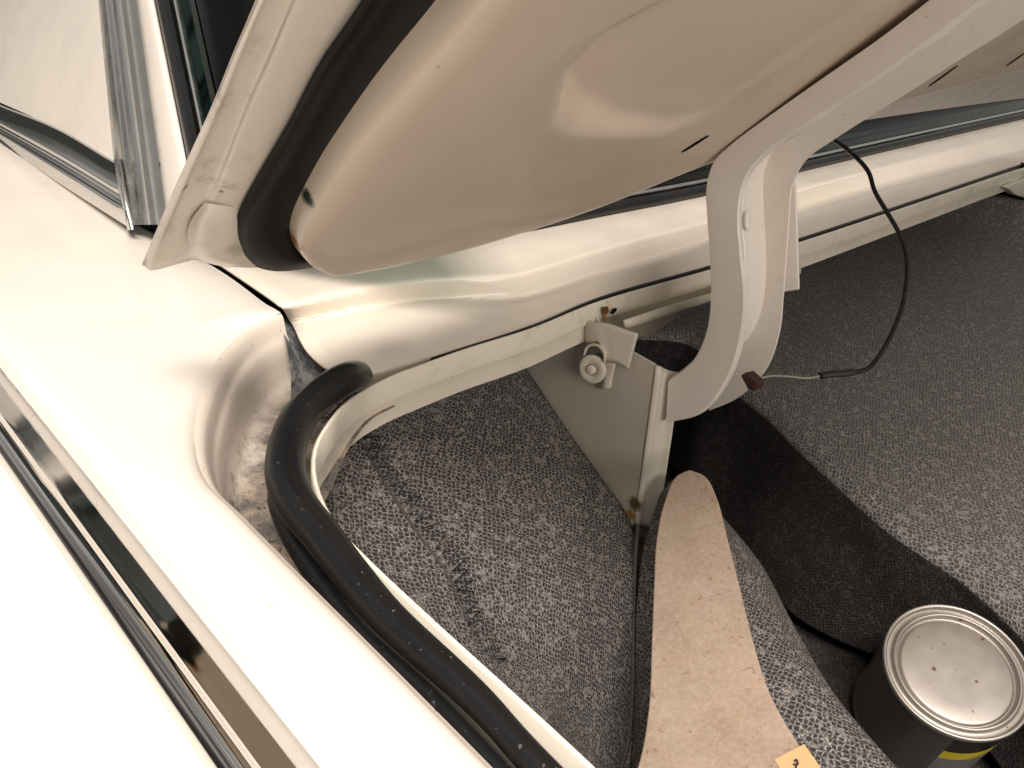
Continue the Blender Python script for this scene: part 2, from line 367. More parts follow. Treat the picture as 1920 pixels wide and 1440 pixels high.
# -------- rear window: rubber gasket, chrome sill, dark glass, parcel shelf
win = bpy.data.objects.new('rear_window', None); sc.collection.objects.link(win); win.parent = car
tube('gasket', [p+np.array((0, .004, .006)) for p in base_line], .0085, RUB2, win, n=120, seg=14, squash=(1, .8))
tube('sill_trim', [p+np.array((0, .013, .014)) for p in base_line], .0032, CHR2, win, n=120, seg=10)
g = NT('tinted_glass'); g.b.inputs['Base Color'].default_value = (.012, .022, .021, 1); g.b.inputs['Roughness'].default_value = .03
tr = g.n('ShaderNodeBsdfTransparent'); tr.inputs[0].default_value = (.30, .40, .37, 1); gl = g.n('ShaderNodeBsdfGlossy'); gl.inputs['Roughness'].default_value = .02
fr = g.n('ShaderNodeFresnel'); fr.inputs[0].default_value = 1.5; mx = g.n('ShaderNodeMixShader')
g.l(fr.outputs[0], mx.inputs[0]); g.l(tr.outputs[0], mx.inputs[1]); g.l(gl.outputs[0], mx.inputs[2])
g.l(mx.outputs[0], g.t.nodes['Material Output'].inputs['Surface'])
b0 = [p+np.array((0, .012, .012)) for p in base_line]
def up_glass(k, dx): return [p+np.array((dx*(1-min(1, i/4)), .60*k, .44*k-.06*k*k)) for i, p in enumerate(b0)]
loft('glass', [b0, up_glass(.4, .05), up_glass(.9, .16), up_glass(1.5, .3)], g.m, win, n=60, m=20, thick=.004)
CAB = plain('cabin_dark_cloth', (.030, .036, .035), .9); CAB2 = plain('parcel_shelf_vinyl', (.085, .095, .088), .6)
loft('parcel_shelf', [[p+np.array((0, .05, -.03)) for p in base_line], [p+np.array((0, .40, -.045)) for p in base_line]], CAB2, win, n=30, thick=.01)
loft('seat_back', [[p+np.array((.22, .40, -.05)) for p in base_line], [p+np.array((.22, .48, .14)) for p in base_line], [p+np.array((.22, .54, .16)) for p in base_line]], CAB, win, n=30, m=12, thick=.03)
loft('cabin_lining', [[np.array((-.0, 1.6, -.3)), np.array((3, 1.6, -.3))], [np.array((-.0, 1.6, 1.2)), np.array((3, 1.6, 1.2))]], CAB, win, n=6)

# -------- roof pillar and its trims
PN = nrm((1, -.05, -.42)); PP = np.array((.052, .40, .0))
def pp(u, v, h=0.):
    r = ray(u, v); o = PP-PN*h; return CAM+r*(((o-CAM) @ PN)/(r @ PN))
def pline(x0, x1, h): return [pp(x0+(x1-x0)*t, 430*t, h) for t in (-.36, -.18, 0, .33, .66, .98)]
pillar = loft('roof_pillar', [[pp(-120, 135), pp(-60, 164), pp(0, 192), pp(110, 242), pp(219, 304)],
                    [pp(-120, 0), pp(-60, 0), pp(0, 0), pp(90, 0), pp(186, 0)], [pp(-120, -160), pp(-60, -160), pp(0, -160), pp(80, -160), pp(168, -160)]], PAINT, car, n=40, m=8)
loft('drip_moulding', [pline(184, 226, 0), pline(190, 236, .005), pline(200, 250, .0075), pline(208, 260, .0055), pline(214, 268, .0065), pline(224, 280, .006), pline(232, 289, -.001)], CHR2, pillar, n=20, m=30)
loft('window_channel', [pline(232, 289, -.001), pline(238, 296, -.008), pline(256, 316, -.010)], plain('grey_channel', (.33, .33, .32), .35, .6), pillar, n=20, m=8)
loft('pillar_flange', [pline(256, 316, -.010), pline(262, 322, -.004), pline(286, 372, -.005), pline(291, 377, -.012)], PAINT, pillar, n=20, m=14)
loft('side_gasket', [pline(290, 376, -.012), pline(296, 384, -.002), pline(314, 402, -.002), pline(321, 410, -.014)], RUB2, pillar, n=20, m=14)
loft('glass_bead', [pline(320, 408, -.012), pline(326, 415, -.008), pline(336, 425, -.014)], CHR2, pillar, n=20, m=8)
loft('side_glass', [pline(334, 423, -.014), pline(520, 640, -.05), pline(800, 960, -.12)], g.m, win, n=20, m=8, thick=.004)
ptop = [(-120, 140), (0, 195), (110, 240), (214, 300)]; pbot = [(-120, 200), (0, 272), (120, 352), (240, 428)]
def prow(t, h): return [pp(a[0]*(1-t)+b[0]*t, a[1]*(1-t)+b[1]*t, h) for a, b in zip(ptop, pbot)]
loft('belt_moulding', [prow(0, 0), prow(.04, .004), prow(.3, .013), prow(.5, .016), prow(.58, .012), prow(.75, .018), prow(.93, .014), prow(1, 0)], CHR, pillar, n=30, m=40)
loft('belt_end_cap', [[pp(214, 298, .0), pp(226, 365, .0), pp(240, 432, 0)], [pp(214, 298, .010), pp(226, 365, .02), pp(240, 432, .012)], [pp(224, 298, .012), pp(236, 365, .02), pp(250, 430, .014)], [pp(227, 298, 0), pp(238, 365, .0), pp(252, 428, 0)]], CHR2, pillar, n=12, m=14)
scr = pp(305, 308, -.009)
sw = lathe('screw', [(.0046, -.003), (.0046, .0008), (.003, .0018), (.0001, .002)], scr, -PN, CHR2, pillar, seg=20)
a_ = nrm(np.cross(PN, (0, 0, 1))); b_ = np.cross(PN, a_)
for t_ in (a_, b_):
    o_ = nrm(np.cross(PN, t_)); cc = scr-PN*.0022
    prism('screw_slot', [cc+t_*.0026+o_*.0005, cc+t_*.0026-o_*.0005, cc-t_*.0026-o_*.0005, cc-t_*.0026+o_*.0005], PN*.0012, BLACK, sw)

# ================================================================== TRUNK LID (part of the car)
TH = math.radians(46); LQ = np.array((0, .073, .095)); LE = np.array((0, -math.cos(TH), math.sin(TH))); LN = np.array((0, -math.sin(TH), -math.cos(TH)))
def crown(x): return -.034*(1-math.exp(-max(0, x)/.42))
def lidp(x, s, h): return LQ+np.array((x, 0, 0))+LE*s+LN*(h+crown(x))
def pl(u, v, h):
    hh = h
    for _ in range(12):
        r = ray(u, v); o = LQ+LN*hh; p = CAM+r*(((o-CAM) @ LN)/(r @ LN)); hh = h+crown(p[0])
    return p
def lc(p): q = p-LQ; return p[0], q @ LE, q @ LN-crown(p[0])
lid = bpy.data.objects.new('trunk_lid', None); sc.collection.objects.link(lid); lid.parent = car; lid['label'] = 'raised trunk lid seen from below'
def up_to(P, s1=.95):
    """carry a lid row on along the lid beyond the frame"""
    x0, s0, h0 = lc(P[0]); x1, s1_, h1 = lc(P[2]); k = (x0-x1)/(s0-s1_)*.25
    return [lidp(x0+k*(s1-s0), s1, h0), lidp(x0+k*(.45-s0), .45, h0)]+P
def lrow(q, h): return up_to([pl(u, v, h) for u, v in q])
E0 = lrow([(480, 0), (440, 92), (398, 196), (345, 312), (300, 415), (266, 496)], 0)
E1 = lrow([(491, 3), (451, 96), (408, 202), (356, 318), (310, 422), (276, 503)], .0030)
E2 = lrow([(500, 5), (460, 100), (416, 208), (364, 326), (318, 430), (288, 507)], .0010)
E3 = lrow([(545, 5), (504, 100), (462, 190), (410, 320), (360, 425), (352, 490)], .0016)
E4 = lrow([(553, 8), (512, 104), (470, 198), (418, 330), (372, 430), (366, 488)], .0036)
E5 = lrow([(660, 30), (585, 140), (530, 255), (478, 345), (448, 420), (430, 500)], .0075)
E6 = lrow([(720, 30), (660, 120), (600, 230), (540, 330), (510, 410), (520, 497)], .0080)
E7 = lrow([(850, 10), (760, 110), (680, 230), (610, 330), (580, 410), (600, 470)], .0080)
LIDSKIN = paint('lid_edge_paint', base=(.74, .66, .55), dirt=.75, rough=.35, coat=.25, orange=.07, stains=[(pl(452, 440, .006), .014, (.47, .42, .33)), (pl(347, 352, .002), .0022, (.05, .04, .03)), (pl(414, 354, .003), .0024, (.10, .04, .02))])
loft('lid_hem', [E0, E1, E2, E3, E4, E5, E6, E7], LIDSKIN, lid, n=120, m=70, thick=.0025, offset=1)
# pressed corner pocket behind the seal
def pk(Q, H): return [pl(u, v, h) for (u, v), h in zip(Q, H)]
loft('corner_pocket', [pk(((384, 380), (360, 410), (352, 446), (372, 486), (430, 503)), (.0032, .0032, .0030, .0040, .006)), pk(((396, 382), (380, 408), (374, 445), (392, 482), (438, 499)), (.0048, .0075, .0095, .0110, .011)), pk(((425, 386), (418, 408), (414, 444), (424, 480), (452, 499)), (.0062, .0090, .0115, .0130, .013)), pk(((462, 392), (456, 410), (452, 444), (458, 476), (480, 500)), (.0072, .0095, .0115, .0125, .012))], LIDSKIN, lid, n=30, m=22)
# outer skin
def skin_h(x): return -.012
loft('outer_skin', [[lidp(x, s, h) for x in (-.0530, .1, .3, .6, 1.0, 1.5)] for s, h in ((.006, -.0005), (.001, -.002), (.0, -.004), (.05, -.005), (.4, -.006), (.95, -.006))], PAINT, lid, n=60, m=30)
# seal
sL = lrow([(679, 0), (600, 116), (540, 230), (482, 330), (446, 400), (440, 450), (462, 490), (520, 509), (600, 500), (700, 490)], .009)
sM1 = lrow([(705, 0), (624, 118), (560, 236), (505, 335), (472, 400), (466, 445), (488, 480), (535, 500), (605, 494), (705, 486)], .0165)
sM2 = lrow([(745, 0), (668, 112), (600, 230), (542, 330), (512, 398), (508, 440), (525, 470), (558, 490), (610, 487), (710, 482)], .0195)
sM3 = lrow([(790, 0), (715, 100), (645, 215), (580, 320), (545, 395), (538, 440), (552, 468), (578, 484), (620, 480), (715, 478)], .0170)
sR = lrow([(840, 0), (770, 85), (700, 168), (630, 264), (585, 340), (556, 400), (552, 436), (570, 465), (605, 478), (715, 470)], .0105)
LSR = plain('lid_seal_rubber', (.0075, .007, .0075), .62, spec=.22)
loft('lid_seal', [sL, sM1, sM2, sM3, sR], LSR, lid, n=130, m=34)
# inner panel
edge = [(829, 0), (760, 82), (690, 166), (622, 258), (576, 338), (547, 398), (541, 436), (556, 468), (600, 494)]
edge_c = [pl(u, v, .016) for u, v in edge]
fr_ = [pl(u, v, .020) for u, v in [(660, 499), (760, 480), (920, 439), (1100, 382), (1340, 288), (1690, 180), (1920, 120)]]
last = fr_[-1]; fr_ += [last+(fr_[-1]-fr_[-2])*1.0, last+(fr_[-1]-fr_[-2])*2.4]
outl = up_to(edge_c)+fr_
Oc = [lc(p) for p in cr(outl, 300)]
FAR = (1.0, .95)
oval_c = [lc(pl(u, v, .03)) for u, v in ((1050, 215), (1075, 130), (1130, 70), (1230, 20), (1400, -60), (1620, -130), (1800, -150), (1700, -30), (1560, 60), (1440, 140), (1330, 215), (1250, 248), (1150, 250), (1085, 240))]
op = np.array([(a, b) for a, b, c in oval_c])
def dist_poly(x, s):
    """signed distance to the pressed recess (negative inside)"""
    P = op; Q = np.roll(op, -1, axis=0); p = np.array((x, s)); d = Q-P; t = np.clip(((p-P)*d).sum(1)/(d*d).sum(1), 0, 1)
    m_ = np.sqrt((((P+d*t[:, None])-p)**2).sum(1)).min()
    ins = False
    for (x1, y1), (x2, y2) in zip(P, Q):
        if (y1 > s) != (y2 > s) and x < (x2-x1)*(s-y1)/(y2-y1)+x1: ins = not ins
    return -m_ if ins else m_
def sm(t): t = min(1, max(0, t)); return t*t*(3-2*t)
rows = []
prof = [(0, .010), (.0008, .018), (.0022, .0235), (.005, .0275), (.009, .0293), (.014, .030), (.020, .0302)]
ds = [.028, .038, .05, .064, .08] + list(np.linspace(.094, .34, 64)) + list(np.linspace(.36, 1.0, 16))
def inset(c, d):
    x, s, h = c; v = np.array((FAR[0]-x, FAR[1]-s)); L = np.linalg.norm(v); k = min(1, d/max(L, 1e-6)) if d < .9 else 1
    return x+v[0]*k, s+v[1]*k
# inward normals of the outline
oc = np.array([(a, b) for a, b, c in Oc]); tg = np.gradient(oc, axis=0); tg /= np.linalg.norm(tg, axis=1)[:, None]
nn_ = np.c_[-tg[:, 1], tg[:, 0]]
for d, h in prof: rows.append([lidp(o[0]+n_[0]*d, o[1]+n_[1]*d, h) for o, n_ in zip(oc, nn_)])
b_oc = oc+nn_*.020
for d in ds:
    k = (d-.020)/.98; row = []
    for o in b_oc:
        x, s = o[0]+(FAR[0]-o[0])*k, o[1]+(FAR[1]-o[1])*k
        dd = dist_poly(x, s) if (0 < x < .6 and .08 < s < .6) else .1
        h = .0302-sm((.004-dd)/.014)*(.085*max(0, s-.13)*sm((.36-x)/.16)+.085*(math.log1p(math.exp((.31-x)/.02))*.02))
        row.append(lidp(x, s, h))
    rows.append(row)
G = rows
PAINT_IN = paint('lid_inner_paint', base=(.72, .595, .46), dirt=0, rough=.36, coat=.2, stains=[(pl(549, 446, .018), .010, (.36, .15, .04)), (pl(562, 474, .018), .011, (.50, .27, .08)), (pl(585, 490, .018), .006, (.50, .30, .10)), (pl(572, 372, .02), .006, (.02, .02, .02))])
o = obj('lid_inner_panel', grid_mesh('lid_inner_panel', G), PAINT_IN, lid)
# drain slots pressed near the front edge
def slot(u, v, L, ang, wd=.0022):
    c = np.array(pl(u, v, .0312)); q = np.array(pl(u+60*math.cos(ang), v-60*math.sin(ang), .0312)); t = nrm(q-c); s_ = nrm(np.cross(LN, t))
    poly = [c+t*L*a+s_*wd*b for a, b in ((-1, -.2), (-.6, -.9), (.2, -1), (1, -.3), (.8, .6), (0, 1), (-.8, .5))]
    prism('drain_slot', poly, -LN*.0012, BLACK, lid)
slot(1304, 271, .011, .55); slot(1768, 144, .016, .62); slot(1905, 112, .012, .62)

# ================================================================== HINGE
XA, WA = .385, .088
Lp = [(1255, 712), (1300, 674), (1325, 620), (1333, 560), (1331, 480), (1325, 400), (1324, 345), (1338, 300), (1362, 276), (1430, 226), (1542, 147), (1655, 68), (1743, 0)]
Rp = [(1250, 791), (1318, 771), (1368, 702), (1391, 620), (1396, 560), (1388, 470), (1384, 400), (1394, 340), (1426, 293), (1520, 226), (1617, 162), (1730, 83), (1826, 10)]
RRp = [(1330, 770), (1385, 745), (1438, 690), (1462, 620), (1468, 562), (1472, 510), (1476, 460), (1480, 400), (1486, 345), (1511, 300), (1560, 264), (1680, 188), (1800, 112), (1925, 33)]
ext = LE*.5
LA = [px(u, v, XA) for u, v in Lp]; RA = [px(u, v, XA) for u, v in Rp]; RR = [px(u, v, XA+WA) for u, v in RRp]
for A in (LA, RA, RR): A.append(A[-1]+LE*.35)
LB = [p+np.array((WA, 0, 0)) for p in LA]
nA = 120
la, ra, lb, rb = cr(LA, nA), cr(RA, nA), cr(LB, nA), cr(RR, nA)
HNG = paint('hinge_paint', base=(.85, .785, .70), dirt=.10, rough=.33, coat=.2, orange=.05)
# rounded web corners
web1 = [a*.95+b*.05 for a, b in zip(la, lb)]; web2 = [a*.05+b*.95 for a, b in zip(la, lb)]
s1 = [a*.95+b*.05 for a, b in zip(la, ra)]; s2 = [a*.95+b*.05 for a, b in zip(lb, rb)]; mid = lambda A, B, t: [a*(1-t)+b*t for a, b in zip(A, B)]
inn = [p+np.array((.0055, .0005, 0)) for p in ra]; inn2 = [p+np.array((.0062, .003, 0)) for p in ra]
arm = loft('hinge_arm', [inn2, inn, mid(inn, ra, .5), mid(inn, ra, .9), mid(ra, la, .03), mid(ra, la, .5), mid(ra, la, .93), s1, mid(s1, web1, .5), web1, mid(web1, web2, .04), mid(web1, web2, .5), mid(web1, web2, .96), web2, mid(web2, s2, .5), s2, mid(lb, rb, .07), mid(lb, rb, .5), mid(lb, rb, .97), rb], HNG, car, n=nA, thick=.0022, offset=0, label='gooseneck hinge arm of folded cream steel')
es = arm.modifiers.new('crisp_folds', 'EDGE_SPLIT'); es.split_angle = math.radians(24)
tube('hinge_arm_hem', [p+np.array((.0035, -.0008, 0))+rng.normal(0, .0003, 3) for p in ra[26:]], [min(1, .25+i/5)*max(.0012, .0021+.0004*math.sin(i*.9)+.0005*math.sin(i*.37)) for i in range(nA-26)], HNG, arm, seg=8)
tube('weld_bead', [px(1388, 398, XA)+np.array((.004, -.003, .002)), px(1386, 412, XA)+np.array((.004, -.004, 0)), px(1390, 432, XA)+np.array((.003, -.003, 0))], [.001, .0022, .0026, .0032, .0029, .0031, .0025, .0027, .0018, .0008], HNG, arm, n=10, seg=10)
prism('hinge_arm_tab', [px(u, v, XA+WA+.001) for u, v in ((1462, 352), (1484, 338), (1491, 350), (1494, 440), (1497, 543), (1464, 548))], (.003, 0, 0), HNG, arm, bevel=.0008)
# brown rubber stop clipped into the arm
tabc = px(1402, 716, XA+.012)
stop = prism('rubber_stop', [px(u, v, XA+.010) for u, v in ((1388, 704), (1398, 698), (1420, 718), (1414, 733), (1402, 731))], (.010, -.002, .0), plain('brown_rubber', (.045, .014, .010), .6), arm, bevel=.001)

XP = .372
HPL = paint('bracket_paint', base=(.62, .57, .47), dirt=.2, rough=.5, coat=.0, orange=.05, stains=[(px(1190, 945, XP), .010, (.13, .09, .05)), (px(1183, 965, XP), .007, (.40, .22, .06))])
plate = prism('hinge_bracket', [px(u, v, XP) for u, v in ((930, 640), (1090, 560), (1150, 640), (1228, 684), (1187, 985), (1130, 960), (1040, 860), (930, 700))], (.0025, 0, 0), HPL, car, label='cream steel hinge bracket below the opening lip')
e1 = [px(u, v, XP-.001) for u, v in ((1229, 686), (1210, 830), (1188, 986))]
loft('bracket_flange', [e1, [p+np.array((.003, -.004, 0)) for p in e1], [p+np.array((.010, -.003, -.004)) for p in e1], [p+np.array((.022, -.006, -.010)) for p in e1], [p+np.array((.026, -.012, -.010)) for p in e1]], HPL, plate, n=24, m=20, thick=.0022)
# folded spring hook plate bolted on the bracket
XH = XP-.014
hk = lambda u, v, x: px(u, v, x)
loft('spring_hook', [[hk(1088, 612, XP-.002), hk(1092, 640, XP-.002)], [hk(1100, 606, XH), hk(1104, 643, XH)], [hk(1120, 606, XH-.002), hk(1122, 642, XH-.002)], [hk(1140, 608, XH), hk(1138, 676, XH)], [hk(1152, 612, XH+.001), hk(1150, 678, XH+.001)], [hk(1195, 627, XH+.006), hk(1178, 694, XH+.006)]], HPL, plate, n=10, m=30, thick=.0024)
loft('hook_foot', [[hk(1124, 682, XH+.003), hk(1118, 728, XP-.002)], [hk(1140, 680, XH), hk(1134, 730, XH)], [hk(1152, 684, XH), hk(1146, 728, XH+.004)]], HPL, plate, n=10, m=10, thick=.0024)
bc = px(1111, 692, XP-.018); bd = nrm((-1, -.25, .12))
blt = lathe('bolt', [(.0115, -.022), (.0115, -.002), (.0140, -.0015), (.0140, .0015), (.0125, .0022), (.0055, .0024), (.0055, .0010)], bc, bd, HPL, plate, seg=32, cap=False)
hexr = .0105
lathe('bolt_head', [(.0048, -.001), (.0048, .0042), (.0040, .0050), (.0001, .0052)], bc, bd, HPL, blt, seg=24, cap=False)
loft('hook_eye', [[px(1096, 672, XP-.018), px(1102, 652, XP-.018), px(1118, 648, XP-.018), px(1131, 660, XP-.018), px(1132, 680, XP-.018)], [px(1098, 674, XP-.002), px(1104, 656, XP-.002), px(1118, 653, XP-.002), px(1128, 664, XP-.002), px(1130, 682, XP-.002)]], HPL, plate, n=20, thick=.002)
# inner reinforcement behind the front lip
y0 = .078
loft('lip_reinforcement', [[py(u, v, y0) for u, v in ((1168, 600), (1230, 580), (1335, 548), (1500, 500))], [py(u, v, y0) for u, v in ((1170, 612), (1236, 590), (1340, 556), (1500, 508))], [py(u, v, y0+.03) for u, v in ((1172, 612), (1238, 588), (1340, 556), (1500, 508))]], HPL, flg, n=30, m=10, thick=.002)
prism('reinforcement_tab', [py(u, v, .088) for u, v in ((1178, 618), (1274, 582), (1262, 600), (1222, 628), (1196, 632))], (.0, .003, 0), plain('dusty_bracket', (.30, .25, .20), .6), flg)
# rust-stained bolt holes in the lip
RUST = plain('rust', (.16, .055, .012), .9, scale=300, noise_amt=.6)
def lip_pt(u, v): return pz(u, v, -.026)
fy = lambda u, v: py(u, v, front_top[2][1]-.0042)
prism('rust_hole', [fy(u, v) for u, v in ((1131, 577), (1140, 575), (1142, 583), (1137, 590), (1131, 588))], (0, .001, 0), RUST, flg)
prism('rust_hole', [fy(u, v) for u, v in ((1146, 587), (1152, 579), (1157, 578), (1156, 583), (1148, 590))], (0, .001, 0), BLACK, flg)
prism('rust_run', [fy(u, v) for u, v in ((1132, 589), (1136, 590), (1138, 600), (1133, 602))], (0, .001, 0), plain('rust_run', (.36, .17, .04), .9), flg)
# far hinge, only its lower cheek shows
fh = [py(u, v, .12) for u, v in ((1888, 352), (1912, 340), (1935, 335), (1935, 375), (1905, 366))]
prism('hinge_cheek', fh, (.0, .02, 0), HPL, car, bevel=.003)

# -------- dark sheet-metal tub closing the trunk
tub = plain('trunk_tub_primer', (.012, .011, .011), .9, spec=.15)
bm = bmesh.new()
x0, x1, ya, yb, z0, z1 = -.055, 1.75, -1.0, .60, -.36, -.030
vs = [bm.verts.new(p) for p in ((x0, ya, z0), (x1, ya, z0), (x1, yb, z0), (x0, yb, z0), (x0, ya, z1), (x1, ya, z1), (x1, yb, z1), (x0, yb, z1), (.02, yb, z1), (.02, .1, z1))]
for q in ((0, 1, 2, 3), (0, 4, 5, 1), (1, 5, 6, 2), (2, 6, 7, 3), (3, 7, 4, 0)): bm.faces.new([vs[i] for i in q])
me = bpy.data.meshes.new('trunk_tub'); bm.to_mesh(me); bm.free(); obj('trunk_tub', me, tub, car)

# ================================================================== TRUNK LINING
# side lining: woven sheet that falls from under the lip to the wheel arch
def pplate(u, v, e=.006): return depth(px(u, v, XP))-e
Agrid = [  # rows run from the lip inwards; (u, v, depth)
    [(700, 700, .64), (600, 800, .585), (570, 900, .55), (640, 1040, .53), (780, 1180, .53), (930, 1320, .545), (1090, 1480, .58)],
    [(790, 690, .70), (700, 790, .645), (680, 900, .605), (760, 1040, .585), (870, 1160, .58), (1000, 1300, .595), (1120, 1480, .62)],
    [(880, 670, .775), (830, 780, .715), (830, 900, .665), (900, 1030, .64), (985, 1150, .63), (1060, 1290, .635), (1150, 1480, .655)],
    [(958, 650, pplate(958, 650)), (1003, 715, pplate(1003, 715)), (1060, 800, pplate(1060, 800)), (1120, 885, pplate(1120, 885)), (1180, 975, pplate(1180, 975, .012)), (1188, 1100, .735), (1186, 1480, .675)],
]
Ag = [[pd(*q) for q in r] for r in Agrid]
side = loft('side_carpet', Ag, WEAVE, None, n=90, m=70, thick=.004)
side['label'] = 'grey woven side lining with a black zigzag seam under the opening lip'; side['category'] = 'carpet'
# evaluate the sheet for the stitching
SG = [cr(r, 90) for r in Ag]; scol = [cr([SG[i][j] for i in range(4)], 70) for j in range(90)]
pts = [p for c in scol for p in c]; puv = np.array([uv_of(p) for p in pts])
def on_side(u, v, lift=.0045):
    d2 = ((puv-(u, v))**2).sum(1); k = np.argsort(d2)[:4]; w_ = 1/(d2[k]+1); dd = sum(w*depth(pts[i]) for w, i in zip(w_, k))/w_.sum()
    return pd(u, v, dd-lift)
THREAD = plain('black_thread', (.006, .006, .007), .7); PIPE = plain('brown_piping', (.085, .066, .058), .9, scale=300, noise_amt=.5)
sm_path = [(684, 800), (712, 850), (735, 895), (765, 930), (800, 975), (835, 1020), (862, 1070), (880, 1130), (905, 1180), (935, 1240)]
spx = cr([np.array(q, float) for q in sm_path], 52)
zz = []
for i, q in enumerate(spx):
    t = spx[min(i+1, 51)]-spx[max(i-1, 0)]; n_ = np.array((-t[1], t[0]))/np.linalg.norm(t)
    a = (17 if i % 2 else -15)*(1+.15*rng.normal()); qq = q-n_*a+rng.normal(0, 1.6, 2); zz.append(on_side(qq[0], qq[1], .0075))
tube('zigzag_stitching', zz, .0010, THREAD, side, seg=6)
tube('seam_cord', [on_side(u, v, .0012) for u, v in ((652, 790), (690, 850), (722, 905), (760, 965), (795, 1015), (835, 1070), (862, 1130), (890, 1190))], .0011, PIPE, side, n=60, seg=8)
tube('edge_piping', [pd(*q) for q in ((1196, 985, .785), (1190, 1060, .750), (1187, 1180, .715), (1186, 1300, .690), (1176, 1400, .672), (1150, 1480, .655))], .0019, PIPE, side, n=50, seg=8)

# wheel-arch lining: rolls over beside the board
Bg = [
    [(1236, 930, .800), (1205, 1030, .765), (1192, 1150, .722), (1190, 1280, .690), (1180, 1480, .660)],
    [(1262, 900, .790), (1235, 1020, .750), (1226, 1150, .700), (1222, 1280, .655), (1205, 1480, .615)],
    [(1300, 905, .790), (1330, 1010, .745), (1345, 1140, .685), (1370, 1280, .625), (1400, 1480, .560)],
    [(1320, 930, .800), (1400, 1040, .755), (1440, 1150, .690), (1500, 1280, .625), (1590, 1480, .560)],
    [(1335, 945, .815), (1425, 1055, .775), (1484, 1165, .715), (1560, 1295, .650), (1690, 1455, .585)],
    [(1340, 960, .850), (1428, 1075, .815), (1478, 1185, .760), (1548, 1315, .690), (1680, 1475, .640)],
]
arch = loft('wheel_arch_carpet', [[pd(*q) for q in r] for r in Bg], WEAVE, None, n=80, m=80, thick=.004)
arch['label'] = 'grey woven carpet rolled over the wheel arch behind the tan board'; arch['category'] = 'carpet'

# floor lining: raised shelf, riser and low floor
crease = [np.array((.60, .60)), np.array((.585, .30)), pz(1290, 640, -.19)[:2], pz(1400, 752, -.19)[:2], pz(1480, 822, -.19)[:2], pz(1570, 905, -.19)[:2], pz(1720, 1030, -.19)[:2], pz(1900, 1176, -.19)[:2], np.array((.37, -.45)), np.array((.36, -.95))]
crease = [p+np.array((.0025*math.sin(p[1]*47)+.0035*math.sin(p[1]*23+1.3), 0)) for p in cr(crease, 46)]
def frow(dx, z, k=1.): return [np.array((p[0]+dx, p[1], z)) for p in crease]
def shelf_row(x, z): return [np.array((p[0]+(x-p[0]), p[1], z)) for p in crease]
def riser(dx, z): return [np.array((p[0]+dx*min(1, max(.1, (p[1]+.26)/.14)), p[1], z)) for p in crease]
floor = loft('floor_carpet', [shelf_row(1.74, -.10), shelf_row(1.70, -.15), shelf_row(1.55, -.183), shelf_row(1.1, -.185), frow(.25, -.186), frow(.10, -.185), frow(.035, -.184), frow(.012, -.187), riser(-.002, -.195)], CARPET, None, n=160, m=140, thick=.005)
RISER = weave('shade_toned_riser', .0026, (.075, .070, .068), (.030, .027, .026), (.010, .009, .009))  # near-black weave colour stands in for the shade on the riser
def wavy(r, k): return [p+np.array((.004*math.sin(p[1]*38+k), 0, .003*math.sin(p[1]*51+2*k))) for p in cr(r, 60)]
loft('shade_toned_riser', [riser(-.0015, -.1935), riser(-.008, -.203), wavy(riser(-.022, -.228), .4), wavy(riser(-.040, -.252), 1.1), wavy(riser(-.058, -.272), 1.7), riser(-.075, -.296)], RISER, floor, n=140, m=50, thick=.005, label='riser below the shelf edge, coloured near black for shade')
floor['label'] = 'grey tweed carpet on the raised trunk shelf with a riser coloured dark for shade'; floor['category'] = 'carpet'
LOWC = weave('low_floor_cloth', .0030, (.16, .145, .14), (.075, .066, .062), (.026, .023, .023))
low = loft('floor_mat', [[np.array((p[0]+.02, p[1], -.316)) for p in crease], [np.array((p[0]-.1, p[1], -.318)) for p in crease], [np.array((-.03, p[1], -.322)) for p in crease]], LOWC, None, n=40, thick=.006)
low['label'] = 'dark carpet on the low trunk floor under the paint can'; low['category'] = 'carpet'
# ================================================================== BOARD
HB = NT('hardboard'); s = HB
mp = s.n('ShaderNodeMapping'); mp.inputs['Scale'].default_value = (1, 1, 1); s.l(s.tc.outputs['Object'], mp.inputs['Vector'])
c = s.mix(s.ramp(s.noise(30, 6, .65), .35, .68), (.37, .28, .21), (.30, .22, .16))
c = s.mix(s.math('MULTIPLY', s.ramp(s.noise(300, 3, .6), .4, .7), .25), c, (.60, .48, .38))
c = s.mix(s.math('MULTIPLY', s.ramp(s.noise(48, 6, .62, dist=1.0), .56, .74), .4), c, (.40, .25, .16))
c = s.mix(s.math('MULTIPLY', s.ramp(s.noise(85, 3, .5, dist=2.6), .635, .69), .65), c, (.20, .12, .08))
c = s.mix(s.near(pd(1345, 985, .70), .010), c, (.30, .22, .16))
s.l(c, s.b.inputs['Base Color']); s.b.inputs['Roughness'].default_value = .85; s.b.inputs['Specular IOR Level'].default_value = .2; s.bump(s.noise(500, 4), .3, .001)
tA, tB, tC = pd(1290, 880, .735), pd(1200, 1440, .530), pd(1530, 1440, .515)
bn = nrm(np.cross(tB-tA, tC-tA)); bn = bn if bn @ (CAM-tA) > 0 else -bn
def pb(u, v, h=0.):
    r = ray(u, v); o = tA+bn*h; return CAM+r*(((o-CAM) @ bn)/(r @ bn))
outline = [(1293, 880), (1322, 892), (1345, 935), (1362, 1000), (1385, 1090), (1412, 1200), (1440, 1290), (1482, 1370), (1530, 1440), (1600, 1540), (1150, 1540), (1195, 1440), (1216, 1330), (1222, 1200), (1226, 1100), (1231, 1010), (1246, 940), (1268, 892)]
oo = [pb(u, v) for u, v in outline]
oc1 = cr(oo[:10], 60); oc2 = cr(oo[10:]+[oo[0]], 50)[:-1]
board = prism('fibre_board', oc1+oc2, -bn*.0075, HB.m, None, bevel=.0012)
